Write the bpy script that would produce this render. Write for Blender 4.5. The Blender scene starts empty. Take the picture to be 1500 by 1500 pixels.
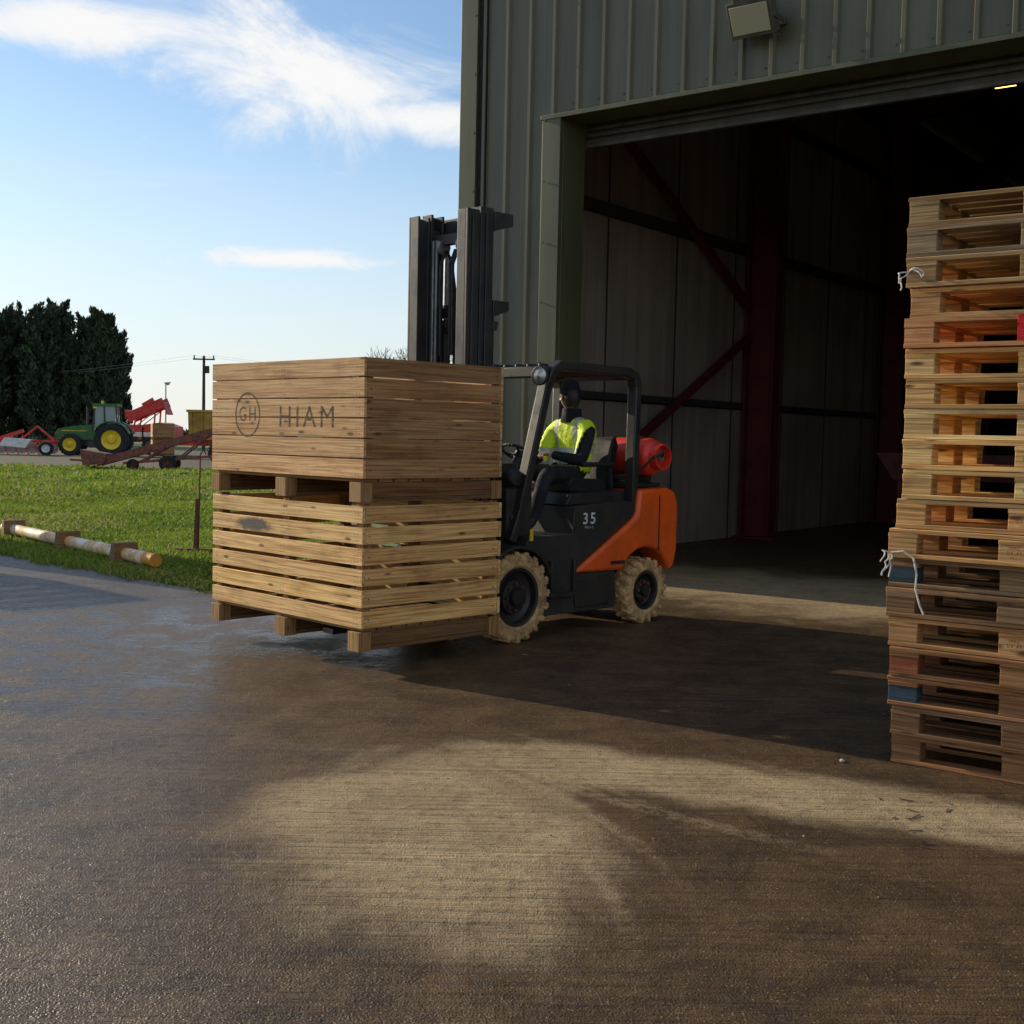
import bpy, bmesh, math, random
import numpy as np
from mathutils import Vector, Matrix, Euler
random.seed(7); np.random.seed(7)
R=math.radians
scene=bpy.context.scene
COL=scene.collection

# ------------------------------------------------------------------ mesh builder
class MB:
    def __init__(s): s.v=[];s.f=[];s.m=[];s.s=[];s.uv=[];s.c=[]
    def face(s,idx,mat=0,smooth=False,uvs=None,col=(1,1,1)):
        s.f.append(tuple(idx)); s.m.append(mat); s.s.append(smooth)
        if uvs is None: uvs=[(s.v[i][0]+s.v[i][1],s.v[i][2]) for i in idx]
        s.uv.extend(uvs); s.c.extend([(col[0],col[1],col[2],1.0)]*len(idx))
    def box(s,c,size,rot=None,mat=0,col=(1,1,1),taper=None):
        c=Vector(c); h=[d/2 for d in size]; b=len(s.v)
        loc=[]
        for z in (-1,1):
            for y in (-1,1):
                for x in (-1,1):
                    p=Vector((x*h[0],y*h[1],z*h[2]))
                    if taper and z>0: p.x*=taper[0]; p.y*=taper[1]
                    loc.append(p.copy())
                    if rot is not None: p=rot@p
                    s.v.append(tuple(c+p))
        la=max(range(3),key=lambda i:size[i]); ou,ov=random.random()*50,random.random()*50
        for q,n in (((0,2,3,1),2),((4,5,7,6),2),((0,1,5,4),1),((2,6,7,3),1),((0,4,6,2),0),((1,3,7,5),0)):
            ax=[a for a in range(3) if a!=n]
            if la in ax: a=la; o=[k for k in ax if k!=la][0]
            else: a,o=ax
            uv=[(loc[i][a]+ou+n*3.1,loc[i][o]+ov+n*1.7) for i in q]
            s.face([b+i for i in q],mat,False,uv,col)
    def bx(s,x0,x1,y0,y1,z0,z1,mat=0,col=(1,1,1)):
        s.box(((x0+x1)/2,(y0+y1)/2,(z0+z1)/2),(x1-x0,y1-y0,z1-z0),None,mat,col)
    def beam(s,p0,p1,w,h,mat=0,col=(1,1,1),up=(0,0,1)):
        p0=Vector(p0);p1=Vector(p1);d=p1-p0;L=d.length;d.normalize()
        up=Vector(up)
        if abs(d.dot(up))>.98: up=Vector((1,0,0))
        y=up.cross(d).normalized(); z=d.cross(y)
        M=Matrix((d,y,z)).transposed()
        s.box((p0+p1)/2,(L,w,h),M,mat,col)
    def lathe(s,o,ax,prof,n=24,mat=0,col=(1,1,1),closed=False,smooth=True,mats=None):
        o=Vector(o);ax=Vector(ax).normalized()
        t=Vector((0,0,1)) if abs(ax.z)<.9 else Vector((1,0,0))
        e1=ax.cross(t).normalized(); e2=ax.cross(e1)
        b=len(s.v);k=len(prof)
        for i in range(n):
            a=2*math.pi*i/n; d=e1*math.cos(a)+e2*math.sin(a)
            for r,h in prof: s.v.append(tuple(o+ax*h+d*r))
        for i in range(n):
            j=(i+1)%n
            for q in range(k if closed else k-1):
                q2=(q+1)%k
                mm=mats[q] if mats else mat
                s.face([b+i*k+q,b+i*k+q2,b+j*k+q2,b+j*k+q],mm,smooth,[(i/n*2,q*.1),(i/n*2,q*.1+.1),(i/n*2+2/n,q*.1+.1),(i/n*2+2/n,q*.1)],col)
    def cyl(s,p0,p1,r0,r1=None,n=14,mat=0,col=(1,1,1),caps=True):
        if r1 is None:r1=r0
        p0=Vector(p0);p1=Vector(p1);d=p1-p0;L=d.length
        pr=[(r0,0),(r1,L)]
        if caps: pr=[(0.0005,0)]+pr+[(0.0005,L)]
        s.lathe(p0,d,pr,n,mat,col)
    def tube(s,pts,r,n=8,mat=0,col=(1,1,1)):
        for a,b in zip(pts[:-1],pts[1:]): s.cyl(a,b,r,r,n,mat,col)
    def prism(s,poly,y0,y1,mat=0,col=(1,1,1),plane='xz'):
        b=len(s.v);n=len(poly)
        for y in (y0,y1):
            for p in poly:
                s.v.append((p[0],y,p[1]) if plane=='xz' else ((y,p[0],p[1]) if plane=='yz' else (p[0],p[1],y)))
        s.face([b+i for i in range(n)],mat,False,None,col)
        s.face([b+n+i for i in reversed(range(n))],mat,False,None,col)
        for i in range(n):
            j=(i+1)%n
            s.face([b+i,b+n+i,b+n+j,b+j],mat,False,None,col)
    def mesh(s,name,recalc=True):
        me=bpy.data.meshes.new(name)
        me.from_pydata(s.v,[],s.f); 
        uvl=me.uv_layers.new(name='UVMap'); uvl.data.foreach_set('uv',np.array(s.uv,dtype=np.float32).ravel())
        ca=me.color_attributes.new('bc','FLOAT_COLOR','CORNER'); ca.data.foreach_set('color',np.array(s.c,dtype=np.float32).ravel())
        me.polygons.foreach_set('material_index',s.m); me.polygons.foreach_set('use_smooth',s.s)
        if recalc:
            bm=bmesh.new();bm.from_mesh(me);bmesh.ops.recalc_face_normals(bm,faces=bm.faces);bm.to_mesh(me);bm.free()
        me.set_sharp_from_angle(angle=R(38))
        me.update(); return me
    def obj(s,name,mats,parent=None,bevel=0,seg=2,loc=None,recalc=True):
        me=s.mesh(name,recalc)
        for m in mats: me.materials.append(m)
        ob=bpy.data.objects.new(name,me); COL.objects.link(ob)
        if parent: ob.parent=parent
        if loc: ob.location=loc
        if bevel:
            md=ob.modifiers.new('bevel','BEVEL'); md.width=bevel; md.segments=seg; md.limit_method='ANGLE'; md.angle_limit=R(40)
        return ob
def empty(name,loc,rz=0,parent=None):
    e=bpy.data.objects.new(name,None); COL.objects.link(e); e.location=loc; e.rotation_euler=(0,0,rz); e.empty_display_size=.2
    if parent: e.parent=parent
    return e

# ------------------------------------------------------------------ materials
class NT:
    def __init__(s,nt): s.t=nt
    def n(s,typ,ins=None,**kw):
        nd=s.t.nodes.new(typ)
        for k,v in kw.items(): setattr(nd,k,v)
        if ins:
            for k,v in ins.items():
                sock=nd.inputs[k]
                if isinstance(v,bpy.types.NodeSocket): s.t.links.new(v,sock)
                else: sock.default_value=v
        return nd
    def math(s,op,a,b=0.0,c=None,clamp=False):
        ins={0:a,1:b}
        if c is not None: ins[2]=c
        return s.n('ShaderNodeMath',ins,operation=op,use_clamp=clamp).outputs[0]
    def mix(s,f,a,b,blend='MIX'):
        nd=s.n('ShaderNodeMix',data_type='RGBA',blend_type=blend)
        for sock,v in ((nd.inputs[0],f),(nd.inputs[6],a),(nd.inputs[7],b)):
            if isinstance(v,bpy.types.NodeSocket): s.t.links.new(v,sock)
            else: sock.default_value=(v if not isinstance(v,tuple) or len(v)==4 else (*v,1))
        return nd.outputs[2]
    def ramp(s,f,lo,hi):
        return s.n('ShaderNodeMapRange',{0:f,1:lo,2:hi,3:0.0,4:1.0},interpolation_type='SMOOTHSTEP').outputs[0]
    def noise(s,vec,scale,detail=4,rough=.55,dist=0.0):
        return s.n('ShaderNodeTexNoise',{'Vector':vec,'Scale':scale,'Detail':detail,'Roughness':rough,'Distortion':dist}).outputs[0]
    def mapping(s,vec,scale=(1,1,1),rot=(0,0,0),loc=(0,0,0)):
        return s.n('ShaderNodeMapping',{'Vector':vec,'Scale':scale,'Rotation':rot,'Location':loc}).outputs[0]
def newmat(name):
    m=bpy.data.materials.new(name); m.use_nodes=True
    t=NT(m.node_tree); b=m.node_tree.nodes['Principled BSDF']
    return m,t,b
def L(t,o,i): t.t.links.new(o,i)
def simple(name,col,rough=.5,metal=0,var=.25,scale=6,bump=.0,dirt=None,coat=0,spec=None):
    m,t,b=newmat(name)
    co=t.n('ShaderNodeTexCoord').outputs['Object']
    f=t.ramp(t.noise(co,scale,5,.7),.34,.66)
    c2=dirt if dirt else tuple(c*(1-var) for c in col)
    c=t.mix(f,tuple(min(1,x*(1+var*.4)) for x in col),c2)
    L(t,c,b.inputs['Base Color'])
    L(t,t.math('MULTIPLY_ADD',f,.2,max(0,rough-.08)),b.inputs['Roughness'])
    b.inputs['Metallic'].default_value=metal
    if coat: b.inputs['Coat Weight'].default_value=coat
    if bump:
        bp=t.n('ShaderNodeBump',{'Strength':bump,'Distance':.01,'Height':t.noise(co,scale*7,2,.6)}); L(t,bp.outputs[0],b.inputs['Normal'])
    return m
def woodmat(name,dark=.50,knots=True):
    m,t,b=newmat(name)
    uv=t.n('ShaderNodeUVMap',uv_map='UVMap').outputs[0]
    at=t.n('ShaderNodeAttribute',attribute_name='bc').outputs['Color']
    at=t.mix(1.0,at,(1.06,.98,.80),'MULTIPLY')
    w=t.n('ShaderNodeTexNoise',{'Vector':t.mapping(uv,(1.2,6,1)),'Scale':1.0,'Detail':1.0}).outputs[1]
    uvw=t.n('ShaderNodeVectorMath',{0:uv,1:t.n('ShaderNodeVectorMath',{0:w,1:(0.05,.035,0)},operation='MULTIPLY').outputs[0]},operation='ADD').outputs[0]
    g=t.noise(t.mapping(uvw,(1.6,70,1)),1.0,3,.65)
    g2=t.noise(t.mapping(uvw,(.8,14,1)),1.0,2,.5)
    st=t.noise(t.mapping(uv,(1.3,2.5,1)),1.7,4,.7)
    c=t.mix(t.ramp(g,.35,.7),at,t.mix(1.0,at,(dark,dark*.84,dark*.66),'MULTIPLY'))
    c=t.mix(t.math('MULTIPLY',t.ramp(g2,.45,.75),.55),c,t.mix(1.0,c,(.66,.49,.32),'MULTIPLY'))
    c=t.mix(t.math('MULTIPLY',t.ramp(st,.48,.74),.6),c,t.mix(1.0,c,(.50,.44,.38),'MULTIPLY'))
    v=t.n('ShaderNodeTexVoronoi',{'Vector':t.mapping(uv,(3.2,10,1)),'Scale':1.0}).outputs['Distance']
    k=t.math('SUBTRACT',1.0,t.ramp(v,.05,.17))
    if knots: c=t.mix(t.math('MULTIPLY',k,.85),c,(.07,.032,.015))
    L(t,c,b.inputs['Base Color']); b.inputs['Roughness'].default_value=.8; b.inputs['Specular IOR Level'].default_value=.3
    bp=t.n('ShaderNodeBump',{'Strength':.6,'Distance':.005,'Height':t.noise(t.mapping(uv,(2,70,1)),1.0,2,.6)}); L(t,bp.outputs[0],b.inputs['Normal'])
    return m
def attrmat(name,rough=.8,trans=0):
    m,t,b=newmat(name)
    at=t.n('ShaderNodeAttribute',attribute_name='bc').outputs['Color']
    L(t,at,b.inputs['Base Color']); b.inputs['Roughness'].default_value=rough
    if trans:
        tr=t.n('ShaderNodeBsdfTranslucent',{'Color':at}); mx=t.n('ShaderNodeMixShader',{0:trans,1:b.outputs[0],2:tr.outputs[0]})
        L(t,mx.outputs[0],m.node_tree.nodes['Material Output'].inputs[0])
    return m
M_WOOD=woodmat('weathered_wood'); 
M_BLACK=simple('black_paint',(.017,.017,.018),.42,0,.3,5,dirt=(.036,.030,.024))
M_BLACKD=simple('black_dusty',(.018,.018,.018),.6,0,.3,5,dirt=(.04,.034,.026))
M_SEAT=simple('seat_vinyl',(.010,.010,.010),.7,0,.3,5)
M_MAST=simple('mast_steel',(.030,.031,.035),.45,.3,.3,4,dirt=(.055,.048,.042))
M_ORANGE=simple('orange_paint',(.95,.125,.010),.38,0,.10,4,coat=.3,dirt=(.74,.10,.012))
M_RED=simple('red_paint',(.6,.03,.02),.4,0,.25,5)
M_REDTANK=simple('red_tank',(.85,.05,.025),.38,0,.2,5,dirt=(.55,.045,.025))
M_RUST=simple('rusty_red',(.16,.05,.035),.8,0,.5,6,dirt=(.06,.035,.025))
M_TYRE=simple('dusty_tyre',(.62,.40,.17),.9,0,.35,9,bump=.4,dirt=(.30,.18,.08))
M_RUBBER=simple('black_rubber',(.025,.025,.026),.85,0,.3,8)
M_SILVER=simple('silver',(.6,.6,.6),.3,.8,.2,10)
M_STEEL=simple('galv_steel',(.35,.36,.36),.5,.6,.3,6)
M_SHUT=simple('shutter_steel',(.10,.095,.072),.55,.2,.3,3)
M_GREENJ=simple('tractor_green',(.03,.15,.03),.4,0,.2,3)
M_YELJ=simple('tractor_yellow',(.85,.6,.02),.45,0,.2,3)
M_YEL=simple('ochre_panel',(.42,.24,.03),.6,0,.3,2)
M_GREY=simple('grey_panel',(.4,.43,.46),.6,0,.2,.5)
M_WHITE=simple('white_paint',(.75,.75,.72),.6,0,.2,4)
M_GAPSHADE=simple('gap_shade_black',(.012,.012,.012),1.0)
def cladmat(name,col,streak=.35,rough=.5):
    m,t,b=newmat(name)
    co=t.n('ShaderNodeTexCoord').outputs['Object']
    n=t.noise(t.mapping(co,(3,3,.15)),1.5,4,.65); n2=t.noise(co,.7,2)
    f=t.ramp(t.math('MULTIPLY_ADD',n,.6,t.math('MULTIPLY',n2,.4)),.38,.64)
    c=t.mix(f,col,tuple(x*(1-streak) for x in col)); L(t,c,b.inputs['Base Color'])
    b.inputs['Roughness'].default_value=rough
    return m
M_CLAD=cladmat('olive_cladding',(.130,.122,.068),.35,.45)
M_TRIM=cladmat('olive_trim',(.105,.110,.050),.3)
M_INWALL=cladmat('inner_panels',(.42,.33,.26),.35,.8)
M_INDARK=cladmat('inner_dark',(.05,.043,.04),.3,.8)
M_OXIDE=simple('oxide_red_steel',(.14,.014,.016),.6,0,.25,2)
def glassmat(name,col,rough=.05):
    m,t,b=newmat(name); b.inputs['Base Color'].default_value=(*col,1); b.inputs['Roughness'].default_value=rough
    b.inputs['Specular IOR Level'].default_value=.8; return m
M_GLASS=glassmat('dark_glass',(.03,.04,.045))
M_LENS=glassmat('lamp_glass',(.42,.38,.24),.15)

# ------------------------------------------------------------------ ground
def ellipse(t,co,cx,cy,rx,ry,rot=0):
    v=t.n('ShaderNodeMapping',{'Vector':co,'Location':(cx,cy,0),'Rotation':(0,0,rot),'Scale':(rx,ry,1)},vector_type='TEXTURE').outputs[0]
    d=t.n('ShaderNodeVectorMath',{0:v},operation='LENGTH').outputs['Value']
    return t.math('SUBTRACT',1.0,d)
def groundmat():
    m,t,b=newmat('wet_concrete')
    co=t.n('ShaderNodeTexCoord').outputs['Object']
    n1=t.noise(co,.8,3,.6,.4); n2=t.noise(co,2.6,5,.68,.4); n3=t.noise(co,16,3,.7); nf=t.noise(co,130,1,.6)
    E=[ellipse(t,co,-.30,4.85,.85,1.35,R(12)),ellipse(t,co,.9,5.55,1.7,.45,R(-25)),ellipse(t,co,2.2,4.95,1.1,.36,R(-18)),ellipse(t,co,4.2,12.0,6.5,2.0,R(-37))]
    e=E[0]
    for k in E[1:]: e=t.math('MAXIMUM',e,k)
    s=t.math('ADD',t.math('MAXIMUM',e,-.7),t.math('MULTIPLY',t.math('SUBTRACT',n1,.5),1.2))
    s=t.math('ADD',s,t.math('MULTIPLY',t.math('SUBTRACT',n2,.5),1.1))
    dry=t.ramp(s,-.05,.5)
    def arcs(cx,cy,fr,ex,ey,erx,ery,w0):
        v=t.n('ShaderNodeMapping',{'Vector':co,'Location':(cx,cy,0)},vector_type='TEXTURE').outputs[0]
        d=t.n('ShaderNodeVectorMath',{0:v},operation='LENGTH').outputs['Value']
        a=t.math('SINE',t.math('MULTIPLY',t.math('ADD',d,t.math('MULTIPLY',n1,.12)),fr))
        return t.math('MULTIPLY',t.ramp(a,w0,1.0),t.ramp(ellipse(t,co,ex,ey,erx,ery),0,.6))
    am=t.math('MAXIMUM',arcs(-2.6,3.6,23.0,.05,4.9,.8,1.9,.5),arcs(4.5,9.5,13.0,.9,5.3,1.6,.9,.6))
    am=t.math('MULTIPLY',am,t.ramp(n3,.36,.58))
    dry=t.math('ADD',dry,t.math('MULTIPLY',am,.42),clamp=True)
    wet=t.mix(t.ramp(n2,.35,.65),(.135,.082,.038),(.068,.041,.021))
    dryc=t.mix(t.ramp(n2,.35,.7),(.44,.32,.175),(.30,.215,.115))
    c=t.mix(dry,wet,dryc)
    sp=t.n('ShaderNodeTexVoronoi',{'Vector':co,'Scale':70.0}).outputs
    spm=t.math('MULTIPLY',t.math('SUBTRACT',1.0,t.ramp(sp['Distance'],.12,.34)),t.ramp(t.n('ShaderNodeSeparateColor',{0:sp['Color']}).outputs[0],.55,.65))
    c=t.mix(t.math('MULTIPLY',spm,.5),c,(.50,.35,.13))
    c=t.mix(t.math('MULTIPLY',t.ramp(n3,.5,.7),.4),c,(.034,.022,.012))
    c=t.mix(t.math('MULTIPLY',t.ramp(nf,.5,.72),.5),c,(.03,.022,.015))
    rd=t.noise(t.mapping(co,(1.0,26,1),(0,0,R(6))),1.0,1,.6,.3)
    br=t.noise(t.mapping(co,(3.5,80,1),(0,0,R(6))),1.0,1,.6)
    c=t.mix(t.math('MULTIPLY',t.ramp(rd,.46,.66),.35),c,t.mix(1.0,c,(.5,.47,.44),'MULTIPLY'))
    L(t,c,b.inputs['Base Color'])
    pud=t.math('MULTIPLY',t.ramp(ellipse(t,co,-3.2,8.6,3.4,3.0,0),0,.5),t.ramp(n2,.42,.58))
    rw=t.math('MULTIPLY_ADD',n3,.45,.24)
    rw=t.math('SUBTRACT',rw,t.math('MULTIPLY',pud,.2))
    r=t.n('ShaderNodeMix',{0:dry,2:rw,3:.85},data_type='FLOAT').outputs[0]
    L(t,r,b.inputs['Roughness'])
    b.inputs['Specular IOR Level'].default_value=.40
    h=t.math('MULTIPLY_ADD',br,.5,t.math('MULTIPLY',nf,.3)); h=t.math('MULTIPLY_ADD',n3,.5,h); h=t.math('MULTIPLY_ADD',rd,.7,h)
    bp=t.n('ShaderNodeBump',{'Strength':t.math('SUBTRACT',.85,t.math('MULTIPLY',pud,.45)),'Distance':.024,'Height':h}); L(t,bp.outputs[0],b.inputs['Normal'])
    return m
def grassgmat():
    m,t,b=newmat('grass_ground')
    co=t.n('ShaderNodeTexCoord').outputs['Object']
    n1=t.noise(co,.25,3,.65); n2=t.noise(co,3,4,.7)
    c=t.mix(t.ramp(n2,.3,.7),(.075,.12,.02),(.14,.19,.035))
    c=t.mix(t.ramp(n1,.5,.68),c,(.15,.14,.045))
    sy=t.n('ShaderNodeSeparateXYZ',{0:co}).outputs[1]
    mud=t.math('MULTIPLY',t.ramp(t.math('ADD',sy,t.math('MULTIPLY',n1,14)),47,56),t.math('SUBTRACT',1.0,t.ramp(sy,85,100)))
    c=t.mix(t.math('MULTIPLY',mud,.85),c,(.075,.055,.035))
    L(t,c,b.inputs['Base Color']); b.inputs['Roughness'].default_value=.9
    bp=t.n('ShaderNodeBump',{'Strength':.8,'Distance':.06,'Height':t.noise(co,3,2,.7)}); L(t,bp.outputs[0],b.inputs['Normal'])
    return m
g=MB(); S=3000
g.v=[(-S,-S,-.012),(S,-S,-.012),(S,S,-.012),(-S,S,-.012)]; g.face([0,1,2,3]); g.obj('ground',[grassgmat()])
y=MB(); pts=[(-43,48),(-60,-40),(60,-40),(60,30),(17.5,40.7),(-1.9,15.2),(-2.4,11.35),(-2.93,11.8)]
y.v=[(p[0],p[1],0) for p in pts]; y.face(range(len(pts))); y.obj('concrete_yard',[groundmat()])

def grass():
    rng=np.random.default_rng(3)
    N=120000
    Y=10.5+ (rng.random(N*3)**1.5)*38
    X=-(.14+.40*rng.random(N*3))*Y
    d=(X+2.93)*.669+(Y-11.8)*.743
    k=(d>-.10+.2*rng.random(len(d))+.06*np.sin(X*5)+.04*np.sin(X*13))&(X<-1.95); X=X[k][:N];Y=Y[k][:N];d=d[k][:N]
    n=len(X)
    clump=np.clip(np.sin(X*2.1+np.sin(Y*1.3)*2)*np.cos(Y*1.7+X)*.6+.4+.3*np.sin(X*.7-Y*.5),0,1)
    hgt=(.025+.05*rng.random(n)+.055*clump)
    far=Y>27; hgt=np.where(far&(rng.random(n)<.3),hgt+.16*rng.random(n)*clump,hgt)
    hgt=np.where(d<.5,hgt*.8,hgt)
    w=.003+.00045*Y+ .003*rng.random(n)
    wide=rng.random(n)<np.where(far,.25,.04); w=np.where(wide,w*2.4,w)
    a=rng.random(n)*math.pi; la=rng.random(n)*2*math.pi; ln=hgt*(.2+.8*rng.random(n))
    ca,sa=np.cos(a)*w,np.sin(a)*w; lx,ly=np.cos(la)*ln,np.sin(la)*ln
    z0=-.012
    P=np.empty((n,5,3))
    P[:,0]=np.c_[X-ca,Y-sa,np.full(n,z0)];P[:,1]=np.c_[X+ca,Y+sa,np.full(n,z0)]
    P[:,2]=np.c_[X+ca*.8+lx*.4,Y+sa*.8+ly*.4,z0+hgt*.65];P[:,3]=np.c_[X-ca*.8+lx*.4,Y-sa*.8+ly*.4,z0+hgt*.65]
    P[:,4]=np.c_[X+lx,Y+ly,z0+hgt]
    me=bpy.data.meshes.new('grass')
    faces=[]
    for i in range(n):
        b=i*5; faces.append((b,b+1,b+2,b+3)); faces.append((b+3,b+2,b+4))
    me.from_pydata(P.reshape(-1,3).tolist(),[],faces)
    t=np.clip(rng.random(n)*.6+clump*.4,0,1)[:,None]
    base=np.array([.08,.15,.015])*(1-t)+np.array([.29,.38,.04])*t
    patch=(np.sin(X*.9+2)*np.sin(Y*.55+X*.4)>.45)&(rng.random(n)<.35)
    yel=((rng.random(n)<.08)|patch)[:,None]; base=np.where(yel,np.array([.34,.32,.10]),base)
    cc=np.concatenate([np.repeat(base,7,axis=0),np.ones((n*7,1))],1)
    ca_=me.color_attributes.new('bc','FLOAT_COLOR','CORNER'); ca_.data.foreach_set('color',cc.astype(np.float32).ravel())
    me.materials.append(attrmat('grass_blades',.7,.4))
    o=bpy.data.objects.new('grass',me); COL.objects.link(o)
grass()

# ------------------------------------------------------------------ trees
M_LEAF=attrmat('conifer_leaf',.8); M_BARK=simple('bark',(.07,.05,.035),.9,0,.4,4)
def conifer(name,x,yy,H,Rd,seed,npl=170,per=75):
    rng=np.random.default_rng(seed); e=empty(name,(x,yy,-.02))
    tr=MB(); tr.cyl((0,0,0),(0,0,H*.55),.28,.14,10); tr.cyl((0,0,H*.55),(0.05,0,H*.9),.14,.04,8)
    P=[];Cc=[]
    for i in range(npl):
        h=H*(.01+.86*(i/npl)**.9); a=rng.random()*6.283
        fr=h/H; prof=Rd*min(1,(.8+fr*1.2))*(1-max(0,fr-.42)**1.4*1.7)
        r=max(.4,prof)*(.55+.6*rng.random())
        p0=np.array([0,0,h*.93]); tip=np.array([math.cos(a)*r,math.sin(a)*r,h+r*.6+1.1*rng.random()]); 
        tip[2]=min(tip[2],H*(.93+.10*rng.random()))
        if i%3==0: tr.cyl(tuple(p0),tuple(p0*.2+tip*.8),.06,.015,5)
        tt=.25+.75*rng.random(per)**.65
        ctr=p0+(tip-p0)*tt[:,None]; sp=(.75*(1.12-tt*.88))[:,None]*Rd/2.6
        off=rng.normal(size=(per,3))*sp*.55; c=ctr+off
        shade=.5+.9*rng.random()
        up=np.array([math.cos(a)*.35,math.sin(a)*.35,1.])+rng.normal(size=(per,3))*.4
        up/=np.linalg.norm(up,axis=1)[:,None]
        sd=np.cross(up,rng.normal(size=(per,3))); sd/=np.linalg.norm(sd,axis=1)[:,None]
        L_=(.14+.26*rng.random(per))[:,None]; W=L_*.36
        P.append(np.stack([c-up*L_*.5,c+sd*W,c+up*L_,c-sd*W],1))
        col=np.array([.035,.052,.022])*shade; col=col*(.6+.8*rng.random((per,1))); Cc.append(np.repeat(col,4,axis=0))
    P=np.concatenate(P).reshape(-1,3);Cc=np.concatenate(Cc)
    me=bpy.data.meshes.new('crown'); me.from_pydata(P.tolist(),[],[(4*i,4*i+1,4*i+2,4*i+3) for i in range(len(P)//4)])
    ca=me.color_attributes.new('bc','FLOAT_COLOR','CORNER'); ca.data.foreach_set('color',np.c_[Cc,np.ones(len(Cc))].astype(np.float32).ravel())
    me.materials.append(M_LEAF); o=bpy.data.objects.new('crown',me);COL.objects.link(o);o.parent=e
    tr.obj('trunk',[M_BARK],e)
D=112
for i,(px,H,rd) in enumerate([(-35,12.3,3.2),(2,12.9,2.7),(36,12.8,2.6),(64,13.2,2.4),(86,13.9,1.9),(128,12.5,1.8),(148,13.0,2.1),(168,10.8,1.7),(-80,11.5,3),(108,10.2,1.5)]):
    dd=D+(i%3)*3
    conifer('conifer_tree',(px-750)/1775*dd,dd,H*dd/112*1.0,rd,20+i)
def bare(name,x,yy,H,seed,depth=6):
    rnd=random.Random(seed); mb=MB()
    def br(p,d,L_,r,k):
        q=p+d*L_; mb.cyl(p,q,r,r*.7,5 if k>2 else 3,caps=False)
        if k==0: return
        for _ in range(3 if k>1 else 2):
            nd=(d+Vector((rnd.gauss(0,.42),rnd.gauss(0,.42),rnd.gauss(.1,.25)))).normalized()
            br(q,nd,L_*rnd.uniform(.62,.85),r*.62,k-1)
    br(Vector((0,0,0)),Vector((0,0,1)),H*.27,H*.022,depth)
    e=empty(name,(x,yy,-.02)); mb.obj('branches',[M_BARK],e,recalc=False)
bare('bare_tree',(577-750)/1775*105,105,10.6,3); bare('bare_tree',(650-750)/1775*110,110,10.4,5); bare('bare_tree',(487-750)/1775*112,112,9.3,9)
def hedge():
    rng=np.random.default_rng(5); n=26000
    X=-95+ 150*rng.random(n); Y=150+6*rng.random(n); hh=1.9+.9*np.sin(X*.31)+.7*np.sin(X*.83+1)+.5*np.sin(X*2.1)
    Z=rng.random(n)**.7*hh
    c=np.c_[X,Y,Z]; a=rng.normal(size=(n,3));a/=np.linalg.norm(a,axis=1)[:,None]; b=np.cross(a,rng.normal(size=(n,3)));b/=np.linalg.norm(b,axis=1)[:,None]
    s=(.15+.25*rng.random(n))[:,None]
    P=np.stack([c-a*s,c+b*s*.6,c+a*s,c-b*s*.6],1).reshape(-1,3)
    me=bpy.data.meshes.new('hedgerow'); me.from_pydata(P.tolist(),[],[(4*i,4*i+1,4*i+2,4*i+3) for i in range(n)])
    col=np.array([.07,.075,.05])*(.6+.8*rng.random((n,1))); Cc=np.repeat(col,4,axis=0)
    ca=me.color_attributes.new('bc','FLOAT_COLOR','CORNER'); ca.data.foreach_set('color',np.c_[Cc,np.ones(len(Cc))].astype(np.float32).ravel())
    me.materials.append(M_LEAF); o=bpy.data.objects.new('hedgerow',me);COL.objects.link(o)
hedge()

# ------------------------------------------------------------------ warehouse
CN=(-.65,14.75,0); BR=R(-37.2)
B=empty('warehouse',CN,BR)
HT=8.5; HEAD=5.2; J0=1.17; J1=1.42; OX=8.4; WID=20; LEN=32
def cladding(name,x0,x1,z0,z1,mat,face='front',yo=0.0):
    mb=MB(); prof=[];x=math.floor(x0/.333)*.333
    while x<x1+.4:
        prof+= [(x,0),(x+.255,0),(x+.275,.036),(x+.313,.036),(x+.333,0)]; x+=.333
    out=[]
    for p in prof:
        if x0<=p[0]<=x1 and (not out or p[0]>out[-1][0]+1e-5): out.append(p)
    out=[(x0,out[0][1])]+[q for q in out if x0+1e-4<q[0]<x1-1e-4]+[(x1,out[-1][1])]
    for (px,d) in out:
        for z in (z0,z1):
            if face=='front': mb.v.append((px,yo-d,z))
            else: mb.v.append((yo-d,px,z))
    for i in range(len(out)-1): mb.face([2*i,2*i+2,2*i+3,2*i+1])
    mb.obj(name,[mat],B)
cladding('front_cladding_left',.2,J0,.0,HT,M_CLAD)
cladding('front_cladding_head',J0+.002,OX,HEAD,HT,M_CLAD)
cladding('front_cladding_right',OX+.25,WID,0,HT,M_CLAD)
cladding('side_cladding',.1,LEN,0,HT,M_CLAD,'side',-.004)
w=MB()
w.bx(.02,J1-.02,.03,.2,0,HT); w.bx(J1-.02,OX+.02,.03,.2,HEAD+.06,HT); w.bx(OX+.02,WID,.03,.2,0,HT)
w.bx(.01,.2,.2,LEN,0,HT); w.bx(WID-.2,WID,.2,LEN,0,HT); w.bx(.2,WID-.2,LEN-.2,LEN,0,HT)
w.obj('walls',[M_INDARK],B)
w=MB(); 
w.prism([(-.3,HT),(WID/2,HT+2.3),(WID+.3,HT),(WID+.3,HT+.12),(WID/2,HT+2.45),(-.3,HT+.12)],-.25,LEN+.25)
w.prism([(0,HT),(WID,HT),(WID/2,HT+2.28)],.02,.18)
w.prism([(0,HT),(WID,HT),(WID/2,HT+2.28)],LEN-.2,LEN-.05)
w.obj('roof',[M_CLAD],B)
w=MB() # trims
w.bx(-.05,.2,-.055,.012,0,HT); w.bx(-.055,.0,.012,.2,0,HT)
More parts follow.
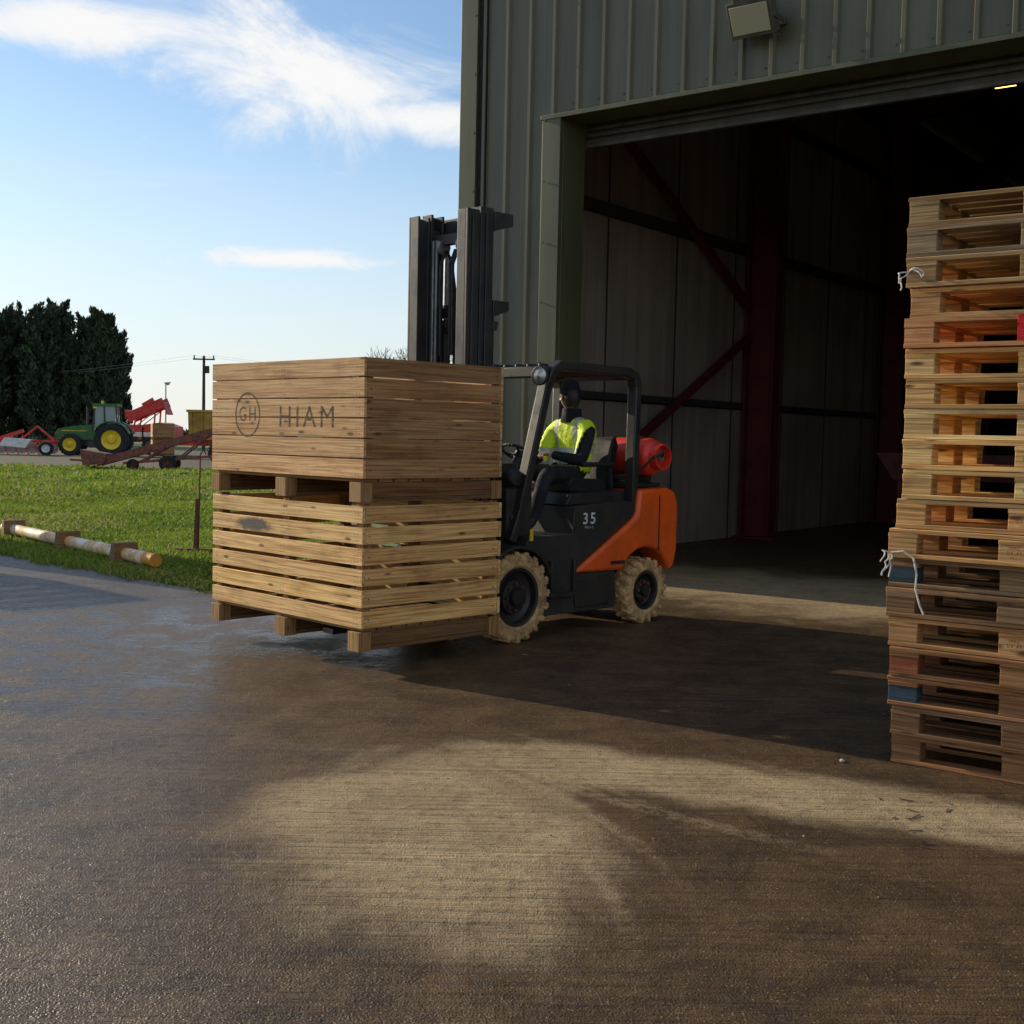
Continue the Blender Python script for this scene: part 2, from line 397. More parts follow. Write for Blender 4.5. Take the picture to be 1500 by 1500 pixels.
w.bx(J0,J1,-.05,.015,0,HEAD); w.bx(J1-.015,J1+.004,.015,.45,0,HEAD)
w.bx(J0-.02,OX+.25,-.062,-.002,HEAD-.03,HEAD+.02)
w.bx(J1,OX,-.0,.42,HEAD-.012,HEAD+.05)
w.bx(OX-.004,OX+.25,-.05,.45,0,HEAD-.05)
w.obj('door_trim',[M_TRIM],B,bevel=.004)
w=MB(); w.bx(.215,.33,-.03,-.002,0,HT); w.obj('gap_shade_strip',[M_GAPSHADE],B)  # proud black strip, paints the shade of a gap beside the corner trim
w=MB()
for i in range(12):
    for xx in (.17,J0+.04): w.cyl((xx,-.063,.4+i*.68),(xx,-.053,.4+i*.68),.011,.011,6)
x=math.ceil(J1/.333)*.333
while x<OX:
    for z in (HEAD+.12,HEAD+1.3,HEAD+2.5): w.cyl((x-.11,-.008,z),(x-.11,.002,z),.011,.011,6)
    x+=.333
w.obj('fixings',[M_SHUT],B)
w=MB()
for i in range(5):
    z=5.0+i*.075; w.cyl((J1,.50,z),(OX,.50,z),.037,.037,8)
w.bx(J1,OX,.46,.53,4.93,4.97); w.obj('roller_shutter',[M_SHUT],B)
w=MB(); w.bx(.2,.235,.5,LEN-.3,0,2.1); w.bx(.2,.232,.5,LEN-.3,2.2,7.9)
w.obj('inner_wall_panels',[M_INWALL],B)
w=MB()
k=.9
while k<LEN-1:
    w.bx(.235,.245,k,k+.03,0,7.9); k+=1.9
w.bx(.235,.31,.5,LEN-.3,2.12,2.22); w.bx(.235,.33,.5,LEN-.3,4.62,4.78); w.bx(.235,.33,.5,LEN-.3,6.9,7.05)
w.obj('wall_rails',[M_INDARK],B)
w=MB()
for k in (7,13,19,25):
    for (xa,xb,ya,yb) in ((.33,.36,-.15,.15),(.82,.85,-.15,.15),(.36,.82,-.012,.012)): w.bx(xa,xb,k+ya,k+yb,0,HT-.3)
    w.bx(.25,.95,k-.25,k+.25,0,.03)
    w.prism([(.33,HT-.6),(WID/2,HT+1.6),(WID-.33,HT-.6),(WID-.33,HT-.1),(WID/2,HT+2.2),(.33,HT-.1)],k-.1,k+.1)
    w.bx(WID-.9,WID-.33,k-.15,k+.15,0,HT-.3)
w.beam((.42,3.0,5.65),(.42,6.85,3.75),.1,.1); w.beam((.42,1.0,.35),(.42,6.85,3.3),.1,.1); w.beam((.42,3.0,5.65),(.42,.8,6.75),.1,.1)
for i in range(10):
    x=1.5+i*1.9; 
    z=HT-.1+ (2.1*(1-abs(x-WID/2)/(WID/2)))
    w.bx(x,x+.08,.3,LEN-.3,z-.3,z-.12)
w.obj('steel_frame',[M_OXIDE],B,bevel=.005)
m,t,b=newmat('lamp_glow'); b.inputs['Emission Color'].default_value=(1,.72,.15,1); b.inputs['Emission Strength'].default_value=4
m_glow=m
w=MB(); w.bx(3.4,3.72,9.2,9.42,7.42,7.45,1); w.bx(3.38,3.74,9.18,9.44,7.455,7.55); w.cyl((3.55,9.3,7.55),(3.55,9.3,8.6),.01); w.obj('bay_lamp',[M_BLACK,m_glow],B)
fl=empty('floodlight',(3.86,-.04,5.72),0,B)
w=MB()
rt=Matrix.Rotation(R(28),3,'X')
w.box((0,-.22,.03),(.46,.14,.34),rt,0,taper=None)
w.box(Vector((0,-.22,.03))+rt@Vector((0,-.076,0)),(.40,.012,.27),rt,1)
for sx in(-1,1):
    w.box((sx*.235,-.12,.02),(.012,.26,.05),None,0)
w.bx(-.25,.25,-.02,.01,-.02,.06,0); w.box(Vector((0,-.22,.03))+rt@Vector((0,-.02,.19)),(.3,.1,.05),rt,0)
w.tube([(.1,-.03,.0),(.16,-.04,-.1),(.2,-.01,-.12)],.008,6,0)
for i in range(6): w.box(Vector((-.2+i*.08,-.22,.03))+rt@Vector((0,.085,0)),(.012,.03,.3),rt,0)
w.obj('housing',[simple('lamp_housing',(.10,.09,.07),.5,.2,.3,8),M_LENS],fl,bevel=.008)
hm=empty('potato_hopper',(3.2,9.6,0),.3,B)
w=MB(); w.prism([(-1.2,1.0),(1.2,1.0),(1.5,1.45),(-1.5,1.45)],-.6,.6)
for sx in(-1,1):
    for sy in(-.5,.5): w.beam((sx*1.1,sy,0),(sx*1.1,sy,1.0),.08,.08)
w.beam((-1.2,-.5,.3),(1.2,-.5,.3),.06,.06); w.beam((1.3,0,.9),(2.6,0,1.9),.5,.12)
w.obj('hopper_body',[M_OXIDE],hm,bevel=.01)

# ------------------------------------------------------------------ crates
def wc(base,v=.2):
    k=1+random.uniform(-v,v); h=random.uniform(-.07,.07)
    return tuple(min(.95,q) for q in (base[0]*k*(1+h),base[1]*k,base[2]*k*(1-h)))
CX,CY=1.27,1.84
def crate_mesh(kind):
    mb=MB()
    base=(.68,.47,.29) if kind=='solid' else (.92,.62,.32)
    sk=.15
    if kind=='solid': n=6; bh=.1285; gap=.005
    else: n=6; bh=.115; gap=.024
    z=sk+.004
    t_=.022
    for i in range(n):
        jit=lambda:random.uniform(-.003,.003)
        for fn in range(4):
            dz0,dz1=random.uniform(0,.003),random.uniform(-.003,0)
            za,zb=z+dz0,z+bh+dz1
            if fn==0: mb.bx(0,t_,0+jit(),CY,za,zb,0,wc(base,.14))
            if fn==1: mb.bx(CX-t_,CX+jit(),0,CY,za,zb,0,wc(base))
            if fn==2: mb.bx(t_+.003,CX-t_-.003,jit()+.003,t_,za,zb,0,wc((.84,.54,.26) if kind!='solid' else (.46,.28,.15)))  # darker board colour paints shade into the face turned from the sun
            if fn==3: mb.bx(t_+.003,CX-t_-.003,CY-t_,CY+jit(),za,zb,0,wc(base))
        z+=bh+gap
    top=z
    for px in (t_+.002,CX-t_-.072):
        for py in (t_+.002,CY/2-.05,CY-t_-.072):
            mb.bx(px,px+.07,py,py+.07,sk,top-.012,0,wc((.35,.22,.12)))
    k=.03
    while k<CX-.12:
        mb.bx(k,k+.115,.03,CY-.03,sk-.018,sk+.003,0,wc((.34,.22,.12))); k+=.13
    for i,py in enumerate((.02,CY/2-.05,CY-.12)):
        mb.bx(.02,CX-.02,py+.012,py+.088,.03,sk-.02,0,wc((.20,.12,.065)))
        mb.bx(-.012,.09,py-.012 if i!=2 else py,py+.11,0,sk-.02,0,wc((.44,.28,.14)))
        mb.bx(CX-.09,CX+.012,py-.012 if i!=2 else py,py+.11,0,sk-.02,0,wc((.44,.28,.14)))
        mb.bx(.092,CX-.092,py,py+.1,.002,.028,0,wc((.24,.15,.08)))
    return mb,top
def add_nails(mb,top,kind):
    for i in range(6):
        z=.15+.06+i*(.1335 if kind=='solid' else .139)
        for yy in (.05,.08,CY/2-.02,CY/2+.01,CY-.06):
            mb.cyl((-.0012,yy,z+.01),(.004,yy,z+.01),.005,.005,6,1); 
            mb.cyl((-.0012,yy,z-.03),(.004,yy,z-.03),.005,.005,6,1); 
        for xx in (.06,CX-.07):
            mb.cyl((xx,-.002,z),(xx,.005,z),.005,.005,6,1)
M_NAIL=simple('nail',(.05,.03,.02),.7)
cm={}
for kind in('slat','solid'):
    mb,top=crate_mesh(kind); add_nails(mb,top,kind); cm[kind]=(mb,top)
cpos=Vector((-.975,7.9,.14))
c1=empty('offscreen_shadow_crate',cpos,R(45)); o=cm['slat'][0].obj('slatted_box',[M_WOOD,M_NAIL],c1,bevel=.003); slat_me=o.data
c2=empty('offscreen_shadow_crate',cpos+Vector((0,0,cm['slat'][1]+.002)),R(45)); o=cm['solid'][0].obj('boarded_box',[M_WOOD,M_NAIL],c2,bevel=.003); solid_me=o.data
c2.rotation_euler=(0,0,R(45.3))
m,t,b=newmat('stencil_paint'); co=t.n('ShaderNodeTexCoord').outputs['Object']
b.inputs['Base Color'].default_value=(.05,.035,.026,1); b.inputs['Roughness'].default_value=.85
a=t.ramp(t.noise(co,22,3,.7),.42,.68); L(t,t.math('MULTIPLY_ADD',t.math('SUBTRACT',1.0,a),.55,.28),b.inputs['Alpha']); M_STEN=m
def text(body,size,loc,parent,M,name,mat,sx=1,off=0.0,ext=0.0):
    cu=bpy.data.curves.new(name,'FONT'); cu.body=body; cu.size=size; cu.extrude=ext; cu.align_x='CENTER'; cu.align_y='CENTER'; cu.space_character=1.3; cu.offset=off
    o=bpy.data.objects.new(name,cu); COL.objects.link(o); o.parent=parent; cu.materials.append(mat)
    o.matrix_local=Matrix.Translation(loc)@M.to_4x4()@Matrix.Diagonal((sx,1,1,1)); return o
MX=Matrix(((0,0,-1),(-1,0,0),(0,1,0)))
text('HIAM',.21,(-.0006,.64,.55),c2,MX,'stencil_lettering',M_STEN,1.1)
text('GH',.15,(-.0006,1.36,.57),c2,MX,'stencil_logo_letter',M_STEN,.95)
rg=MB(); n=40
for i in range(n+1):
    a=2*math.pi*i/n
    for r in (.148,.163): rg.v.append((-.0006,1.36+r*math.cos(a),.57+r*math.sin(a)))
for i in range(n): rg.face([2*i,2*i+1,2*i+3,2*i+2])
rg.obj('stencil_ring',[M_STEN],c2)
# scrubbed-out blue-grey paint mark on the second slat
m,t,b=newmat('old_paint'); co=t.n('ShaderNodeTexCoord').outputs['Object']
b.inputs['Base Color'].default_value=(.10,.10,.11,1); b.inputs['Roughness'].default_value=.85
sm_=t.math('ADD',ellipse(t,t.mapping(co,(0,1,1)),0,1.28,.001,1.0),0.0)
vv_=t.n('ShaderNodeMapping',{'Vector':co,'Location':(0,1.28,.765),'Scale':(10,.34,.075)},vector_type='TEXTURE').outputs[0]
dd_=t.n('ShaderNodeVectorMath',{0:vv_},operation='LENGTH').outputs['Value']
L(t,t.math('MULTIPLY',t.math('SUBTRACT',1.0,t.ramp(t.math('ADD',dd_,t.math('MULTIPLY',t.noise(co,14,4,.7),.9)),.8,1.3)),.75),b.inputs['Alpha'])
pm=MB(); pm.v=[(-.0006,.92,.716),(-.0006,1.64,.716),(-.0006,1.64,.822),(-.0006,.92,.822)]; pm.face([0,1,2,3]); pm.obj('paint_mark',[m],c1)
for sx,sy,hn,rz in ((-9.9,16.35,3,40),(-11.2,14.9,3,47)):  # unseen crate stacks added left of frame to cast the yard shadow
    z=0
    for i in range(hn):
        e=empty('offscreen_shadow_crate',(sx,sy,z),R(rz)); me=slat_me if i%2==0 else solid_me
        o=bpy.data.objects.new('box_boards',me);COL.objects.link(o);o.parent=e; z+=cm['slat'][1]+.002 if i%2==0 else cm['solid'][1]+.002

# ------------------------------------------------------------------ pallet stack
zz=0
POS=Vector((1.89,5.98,0)); PR=R(-37)
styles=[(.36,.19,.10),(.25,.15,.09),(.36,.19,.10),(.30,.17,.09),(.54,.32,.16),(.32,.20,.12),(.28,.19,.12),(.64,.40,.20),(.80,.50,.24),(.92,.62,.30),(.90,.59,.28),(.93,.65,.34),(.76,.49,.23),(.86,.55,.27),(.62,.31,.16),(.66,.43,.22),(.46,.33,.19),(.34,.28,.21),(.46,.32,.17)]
for i,st in enumerate(styles):
    dx=random.uniform(-.014,.014)+(.015 if i<4 else (-.02 if i<8 else .018)); dy=random.uniform(-.018,.018)
    ca,sa=math.cos(PR),math.sin(PR)
    e=empty('wooden_pallet',(POS.x+dx*ca-dy*sa,POS.y+dx*sa+dy*ca,zz),PR+R(random.uniform(-1.2,1.2)))
    mb=MB()
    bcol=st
    H1=.022
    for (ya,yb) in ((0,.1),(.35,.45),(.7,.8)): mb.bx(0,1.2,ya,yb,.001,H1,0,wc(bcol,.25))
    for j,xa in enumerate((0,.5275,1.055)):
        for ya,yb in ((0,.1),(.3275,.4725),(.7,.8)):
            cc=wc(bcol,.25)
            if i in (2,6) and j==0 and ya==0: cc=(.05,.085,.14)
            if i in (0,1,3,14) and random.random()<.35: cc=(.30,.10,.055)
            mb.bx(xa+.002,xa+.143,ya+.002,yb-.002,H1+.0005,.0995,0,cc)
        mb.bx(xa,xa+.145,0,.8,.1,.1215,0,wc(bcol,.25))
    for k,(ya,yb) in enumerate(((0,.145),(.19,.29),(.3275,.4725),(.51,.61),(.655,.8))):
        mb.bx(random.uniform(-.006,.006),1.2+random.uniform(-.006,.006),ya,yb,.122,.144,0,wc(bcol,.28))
    if i==14: mb.bx(.53,.665,-.003,-.0005,.024,.143,0,(.75,.03,.05))
    mb.obj('boards_and_blocks',[M_WOOD],e,bevel=.0025)
    if i in (4,7,8,9,10,12,13):
        MF=Matrix(((1,0,0),(0,0,-1),(0,1,0)))
        text('IPPC\nDE 49\nHT',.022,(.60,.0008,.062),e,MF,'heat_stamp',M_STEN)
    zz+=.1465
M_ROPE=simple('frayed_rope',(.6,.58,.52),.9,0,.3,30)
rp=MB(); rnd=random.Random(4)
def ropeat(x,y_,z,L_,hang):
    for s in range(4):
        p=Vector((x,y_,z)); pts=[p.copy()]
        d=Vector((rnd.uniform(-.5,.3),-.3,rnd.uniform(-.6,.3)))
        for i in range(7):
            p=p+d.normalized()*L_/7; p.y=min(p.y,y_); pts.append(p.copy()); d=d*.7+Vector((rnd.uniform(-.5,.5),rnd.uniform(-.2,.2),-hang*i*.25))
        rp.tube(pts,.004,6)
ropeat(.03,-.012,2.42,.12,.3); ropeat(.0,-.012,1.04,.13,.4)
pts=[Vector((.0,-.014,1.05)),Vector((.06,-.02,1.06)),Vector((.11,-.02,1.03)),Vector((.13,-.022,.95)),Vector((.125,-.02,.88)),Vector((.15,-.02,.80)),Vector((.17,-.02,.76))]
rp.tube(pts,.005,8)
e=empty('rope_tie',(POS.x,POS.y,0),PR); rp.obj('strands',[M_ROPE],e)

# ------------------------------------------------------------------ forklift
F=empty('forklift',(.07,9.23,0),R(45))
def tyre(mb,cx,yo,yi,r,rim,lug=22):
    w_=yi-yo; 
    prof=[(rim,.02),(rim+.02,.0),(r-.035,.0+.008),(r-.012,.03),(r-.012,w_-.03),(r-.035,w_-.008),(rim+.02,w_),(rim,w_-.02)]
    mb.lathe((cx,yo,r),(0,1,0),prof,40,0)
    for i in range(lug):
        a=2*math.pi*i/lug
        for side in (0,1):
            aa=a+side*math.pi/lug
            c=Vector((cx+math.cos(aa)*(r-.012),yo+w_*(.25+.5*side),r+math.sin(aa)*(r-.012)))
            rot=Matrix.Rotation(-aa,3,'Y')@Matrix.Rotation(R(25 if side else -25),3,'X')
            mb.box(c,(.03,w_*.46,.038),rot,0)
            c2_=Vector((cx+math.cos(aa)*(r-.04),yo+.006 if side==0 else yo+w_-.006,r+math.sin(aa)*(r-.04)))
            mb.box(c2_,(.05,.014,.034),Matrix.Rotation(-aa,3,'Y'),0)
def rimm(mb,cx,yo,sgn,r,rim):
    prof=[(rim+.004,.015),(rim-.02,.02),(rim-.03,.07),(rim*.62,.09),(rim*.58,.05),(rim*.3,.045),(rim*.28,.01),(.001,.008)]
    mb.lathe((cx,yo,r),(0,sgn,0),prof,32,0)
    for i in range(8):
        a=i*math.pi/4; mb.cyl((cx+math.cos(a)*rim*.45,yo+sgn*.047,r+math.sin(a)*rim*.45),(cx+math.cos(a)*rim*.45,yo+sgn*.025,r+math.sin(a)*rim*.45),.012,.012,6,1)
for nm,cx,y0,y1,r,rim in (('front_wheel_near',0,0,.24,.35,.225),('front_wheel_far',0,.96,1.2,.35,.225),('rear_wheel_near',1.62,.05,.25,.28,.165),('rear_wheel_far',1.62,.95,1.15,.28,.165)):
    mb=MB(); tyre(mb,cx,y0,y1,r,rim,20 if r>.3 else 18); mb.obj(nm+'_tyre',[M_TYRE],F,bevel=.004)
    mb=MB(); rimm(mb,cx,y0 if y0<.5 else y1,1 if y0<.5 else -1,r,rim); mb.cyl((cx,y0+.1,r),(cx,y1-.1+.06,r),rim*.6,n=20); mb.obj(nm+'_rim',[M_BLACK,M_RUST],F)
def arcpts(cx,cz,r,a0,a1,n): return [(cx+r*math.cos(R(a0+(a1-a0)*i/n)),cz+r*math.sin(R(a0+(a1-a0)*i/n))) for i in range(n+1)]
mb=MB()
poly=[(.70,.485),(1.24,.475)]+arcpts(1.62,.30,.355,150,22,9)+[(2.02,.47),(2.06,.62),(2.06,1.02),(2.01,1.13),(1.9,1.165),(1.52,1.15),(1.49,.93),(1.38,.86)]
mb.prism(poly,.07,1.13); ob=mb.obj('counterweight',[M_ORANGE],F,bevel=.03,seg=3)
mb=MB(); mb.prism([(1.3,.25),(1.98,.25),(1.98,.75),(1.3,.75)],.3,.9); mb.bx(2.03,2.075,.35,.85,.55,.75,0); mb.obj('counterweight_core',[M_BLACK],F,bevel=.01)
mb=MB(); mb.bx(1.78,1.79,.064,.072,.62,1.1); mb.prism([(1.15,.53),(1.33,.53),(1.33,.56),(1.15,.56)],.064,.0715); mb.obj('panel_seams',[M_BLACK],F)
mb=MB()
mb.prism([(.33,.16),(1.22,.16),(1.26,.24),(1.24,.474),(.69,.48),(.69,.49),(1.36,.87),(1.48,.94),(1.48,1.04),(1.36,1.06),(.72,1.02),(.70,.80),(.20,.80),(.16,.74),(.28,.62),(.37,.5),(.38,.3)],.1,1.1)
mb.obj('chassis',[M_BLACKD],F,bevel=.015)
mb=MB()
mb.bx(.42,.72,.06,.12,.30,.34); mb.bx(.42,.45,.06,.11,.34,.6); mb.bx(.69,.72,.06,.11,.34,.6)
mb.bx(.74,1.16,.085,.098,.20,.44)
for ya,yb in ((0.0,.26),(.94,1.2)):
    ar=arcpts(0,.35,.40,150,20,9)+list(reversed(arcpts(0,.35,.375,150,20,9))); mb.prism(ar,ya,yb)
mb.prism([(-.02,.7),(.34,.7),(.26,1.0),(.2,1.28),(.02,1.34),(-.06,1.2)],.30,.90)
mb.prism([(.72,1.03),(1.5,1.05),(1.47,1.14),(.78,1.12)],.2,1.0)
mb.bx(1.5,1.95,.2,1.0,1.165,1.2)
mb.bx(.12,1.25,.26,.94,.35,.5)
mb.obj('body_panels',[M_BLACK],F,bevel=.012)
MF=Matrix(((1,0,0),(0,0,-1),(0,1,0)))
text('35',.13,(.90,.0985,.92),F,MF,'model_number',M_WHITE,1.1,.002)
text('PRO-5',.03,(.90,.0985,.85),F,MF,'model_suffix',M_WHITE)
mb=MB(); mb.bx(.2,.235,.092,.0985,.86-.09,.86); mb.obj('label',[M_YELJ],F)
mb=MB()
for s,ys in ((1,.16),(-1,1.04)):
    pts=[(.04,.78),(.13,1.0),(.40,1.98),(.47,2.11),(.56,2.16),(1.40,2.145),(1.49,2.11),(1.515,2.03),(1.50,.95)]
    pts=[Vector((p[0],ys,p[1])) for p in pts]
    for a,b_ in zip(pts[:-1],pts[1:]):
        d=(b_-a).normalized()*.015; mb.beam(a-d,b_+d,.075,.10,0,up=(0,1,0))
mb.beam((.42,.14,2.10),(.42,1.06,2.10),.08,.09); mb.beam((1.47,.14,2.12),(1.47,1.06,2.12),.07,.07)
for i in range(6):
    yy=.27+i*.132; mb.beam((.44,yy,2.15),(1.47,yy,2.14),.03,.045)
mb.beam((.08,.16,.95),(.08,1.04,.95),.05,.05)
mb.beam((1.50,.16,1.25),(1.50,1.04,1.25),.05,.05)
mb.obj('overhead_guard',[M_BLACK],F,bevel=.012,seg=2)
mb=MB()
for yy in (.10,1.08):
    mb.lathe((.30,yy,2.06),(-1,-.15,0),[(.001,-.05),(.045,-.045),(.07,0),(.078,.035),(.068,.045)],20,0)
    mb.lathe((.30,yy,2.06),(-1,-.15,0),[(.068,.04),(.001,.052)],20,1)
    mb.beam((.34,yy,2.10),(.42,yy+.05,2.12),.02,.02)
mb.obj('work_lamps',[M_BLACK,M_SILVER],F)
mb=MB()
sc=Vector((.50,.52,1.44)); ax=Vector((-.55,0,-1)).normalized(); e1=Vector((0,1,0)); e2=ax.cross(e1)
ring=[sc+e1*math.cos(2*math.pi*i/28)*.16+e2*math.sin(2*math.pi*i/28)*.16 for i in range(29)]
mb.tube(ring,.014,8)
for k in (0,2.1,4.2): mb.cyl(sc,sc+e1*math.cos(k)*.155+e2*math.sin(k)*.155,.012)
mb.cyl(sc,sc+ax*.3,.035,.05); mb.cyl(sc-ax*.02,sc+ax*.03,.045)
for yy in (.74,.8,.86): mb.cyl((.22,yy,1.25),(.3,yy,1.45),.008); mb.lathe((.3,yy,1.45),(0,0,1),[(.001,-.02),(.02,0),(.001,.02)],10)
mb.bx(.05,.3,.36,.84,1.28,1.37)
mb.bx(.02,.3,.18,.3,.8,1.18); mb.lathe((.1,.22,1.26),(0,-1,0),[(.001,0),(.06,.01),(.075,.04),(.06,.07),(.001,.08)],16)
mb.tube([Vector((.05,.3,1.2)),Vector((-.03,.27,1.3)),Vector((-.06,.26,1.15)),Vector((-.05,.27,.9))],.014,8)
mb.tube([Vector((.08,.34,1.25)),Vector((.0,.31,1.38)),Vector((-.05,.3,1.2)),Vector((-.05,.3,.9))],.014,8)
mb.obj('steering_and_controls',[M_BLACKD],F,bevel=.006)
mb=MB()
mb.prism([(.92,1.13),(1.42,1.11),(1.45,1.2),(1.38,1.23),(.95,1.25),(.9,1.2)],.34,.86)
mb.prism([(1.36,1.18),(1.46,1.16),(1.56,1.52),(1.53,1.60),(1.48,1.58),(1.42,1.40)],.36,.84)
mb.bx(1.0,1.4,.26,.33,1.34,1.38); mb.beam((1.4,.295,1.15),(1.38,.295,1.36),.03,.04)
mb.obj('seat',[M_SEAT],F,bevel=.025,seg=3)
mb=MB(); T0=Vector((1.80,.10,1.43)); 
mb.lathe(T0,(0,1,0),[(.001,.0),(.07,.008),(.13,.03),(.155,.07),(.165,.1),(.165,.65),(.155,.7),(.12,.74),(.001,.76)],28,0)
mb.lathe(T0,(0,1,0),[(.10,-.05),(.115,-.05),(.12,.03),(.1,.03)],20,0,closed=True)
mb.lathe(T0,(0,1,0),[(.001,-.03),(.03,-.03),(.035,.01)],12,2)
for yy in (.17,.5): mb.lathe(T0,(0,1,0),[(.168,yy),(.176,yy),(.176,yy+.05),(.168,yy+.05)],28,1,closed=True)
for yy in (.19,.55):
    mb.bx(1.66,1.92,yy+.1,yy+.15,1.2,1.28,1); mb.beam((1.66,yy+.12,1.2),(1.62,yy+.12,1.40),.04,.02,1); mb.beam((1.92,yy+.12,1.2),(1.96,yy+.12,1.40),.04,.02,1)
mb.tube([T0+Vector((0,-.03,0)),T0+Vector((-.06,-.1,.05)),T0+Vector((-.18,-.08,.0)),T0+Vector((-.25,.05,-.15)),T0+Vector((-.3,.1,-.3))],.012,8,1)
mb.obj('gas_bottle',[M_REDTANK,M_BLACK,M_STEEL],F)
mb=MB()
ZT=3.31
for s,yw in ((1,.26),(-1,.94)):
    for x0,x1,zt in ((-.37,-.245,ZT-.03),(-.235,-.10,ZT)):
        ya,yb=sorted((yw,yw+s*.022)); mb.bx(x0,x1,ya,yb,.12,zt)
        ya,yb=sorted((yw+s*.024,yw+s*.115)); mb.bx(x0,x0+.022,ya,yb,.12,zt); mb.bx(x1-.022,x1,ya,yb,.12,zt)
    ya,yb=sorted((yw-s*.018,yw-s*.002)); mb.bx(-.33,-.285,ya,yb,.12,ZT-.08); mb.bx(-.19,-.145,ya,yb,.12,ZT-.04)
    ya,yb=sorted((yw+s*.045,yw+s*.1)); mb.bx(-.34,-.26,ya,yb,.12,ZT-.06)
    ya,yb=sorted((yw+s*.045,yw+s*.1)); mb.bx(-.205,-.13,ya,yb,.12,ZT-.12)
    for z0,z1,dx in ((3.17,3.29,.2),(2.52,2.62,.17),(2.40,2.46,.06),(1.5,1.6,.1)):
        ya,yb=sorted((yw-s*.01,yw+s*.03)); mb.prism([(-.098,z0-.03),(-.10+dx,z0+.03),(-.10+dx,z1),(-.098,z1)],ya,yb)
    mb.cyl((-.045,yw+s*.09,.3),(-.045,yw+s*.09,2.5),.038,n=16); mb.cyl((-.045,yw+s*.09,2.5),(-.045,yw+s*.09,3.2),.022,n=12,mat=1)
    mb.cyl((.0,yw,.9),(.25,yw+s*.02,.75),.04,n=12)
for z,h,x in ((3.23,.12,-.05),(2.57,.1,-.05),(2.42,.05,-.05),(3.1,.08,-.2),(1.5,.1,-.05),(.5,.15,-.05)):
    mb.bx(x-.03,x+.03,.28,.92,z-h/2,z+h/2)
for yy in (.42,.46,.74,.78): mb.bx(-.25,-.235,yy,yy+.02,.3,3.1,1)
for i,yy in enumerate((.52,.55,.66)):
    mb.tube([(-.12,yy,z) for z in (.5,1.2,2.0,2.7)]+[(-.15,yy+.02,2.95),(-.2,yy+.03,3.02),(-.26,yy+.02,2.9),(-.27,yy,2.2)],.013,8,2)
mb.lathe((-.2,.5,3.05),(0,1,0),[(.001,-.02),(.06,-.02),(.045,0),(.06,.02),(.001,.02)],16,1); mb.lathe((-.2,.72,3.05),(0,1,0),[(.001,-.02),(.06,-.02),(.045,0),(.06,.02),(.001,.02)],16,1)
mb.obj('mast',[M_MAST,M_STEEL,M_RUBBER],F,bevel=.004)
mb=MB()
mb.bx(-.405,-.375,.1,1.1,.35,.47); mb.bx(-.405,-.375,.1,1.1,.75,.85)
for yy in (.28,.82):
    mb.bx(-1.55,-.375,yy,yy+.12,.185,.225) ; mb.bx(-.405,-.378,yy,yy+.12,.2,.9)
mb.obj('fork_carriage',[M_BLACK],F,bevel=.004)

# ------------------------------------------------------------------ driver
DR=empty('forklift_driver',(0,0,0),0,F)
def skin(name,V,E,parent,sub=2,root=0):
    me=bpy.data.meshes.new(name); me.from_pydata([v[0] for v in V],E,[])
    o=bpy.data.objects.new(name,me);COL.objects.link(o)
    md=o.modifiers.new('skin','SKIN'); md.use_smooth_shade=True
    for i,v in enumerate(V):
        r=v[1]; me.skin_vertices[0].data[i].radius=r if isinstance(r,tuple) else (r,r)
        me.skin_vertices[0].data[i].use_root=(i==root)
    s=o.modifiers.new('sub','SUBSURF'); s.levels=sub; s.render_levels=sub
    bpy.context.view_layer.update()
    dg=bpy.context.evaluated_depsgraph_get(); m2=bpy.data.meshes.new_from_object(o.evaluated_get(dg))
    bpy.data.objects.remove(o)
    o=bpy.data.objects.new(name,m2);COL.objects.link(o);o.parent=parent
    for p in m2.polygons:p.use_smooth=True
    return o
M_NAVY=simple('dark_workwear',(.010,.011,.015),.9,0,.3,8,bump=.3)
M_TROUS=simple('work_trousers',(.020,.021,.024),.9,0,.3,8,bump=.3)
M_SKIN=simple('skin',(.45,.25,.17),.55,0,.1,10)
M_BOOT=simple('boots',(.03,.022,.016),.6)
hz=1.29
V=[((1.24,.6,hz),(.15,.135)),((1.26,.6,hz+.13),(.15,.12)),((1.26,.6,hz+.27),(.165,.12)),((1.24,.6,hz+.38),(.15,.105)),((1.22,.6,hz+.45),(.065,.065)),((1.20,.605,hz+.53),(.055,.055)),
 ((1.22,.46,hz+.37),(.075,.075)),((1.20,.40,hz+.33),(.068,.068)),((1.06,.345,hz+.10),(.056,.056)),((.86,.36,hz+.13),(.045,.045)),((.72,.385,hz+.155),(.034,.034)),
 ((1.22,.74,hz+.37),(.075,.075)),((1.20,.80,hz+.33),(.068,.068)),((1.05,.85,hz+.10),(.056,.056)),((.86,.78,hz+.12),(.045,.045)),((.72,.72,hz+.15),(.034,.034)),
 ((1.16,.50,hz-.03),(.095,.095)),((.78,.43,hz+.0),(.075,.075)),((.70,.42,hz-.03),(.068,.068)),((.58,.42,.95),(.052,.052)),((.54,.42,.87),(.045,.045)),((.42,.41,.84),(.042,.038)),
 ((1.16,.70,hz-.03),(.095,.095)),((.78,.77,hz+.0),(.075,.075)),((.70,.78,hz-.03),(.068,.068)),((.58,.78,.95),(.052,.052)),((.54,.78,.87),(.045,.045)),((.42,.79,.84),(.042,.038))]
E=[(0,1),(1,2),(2,3),(3,4),(4,5),(3,6),(6,7),(7,8),(8,9),(9,10),(3,11),(11,12),(12,13),(13,14),(14,15),(0,16),(16,17),(17,18),(18,19),(19,20),(20,21),(0,22),(22,23),(23,24),(24,25),(25,26),(26,27)]
body=skin('body',V,E,DR,3)
me=body.data
me.materials.clear()
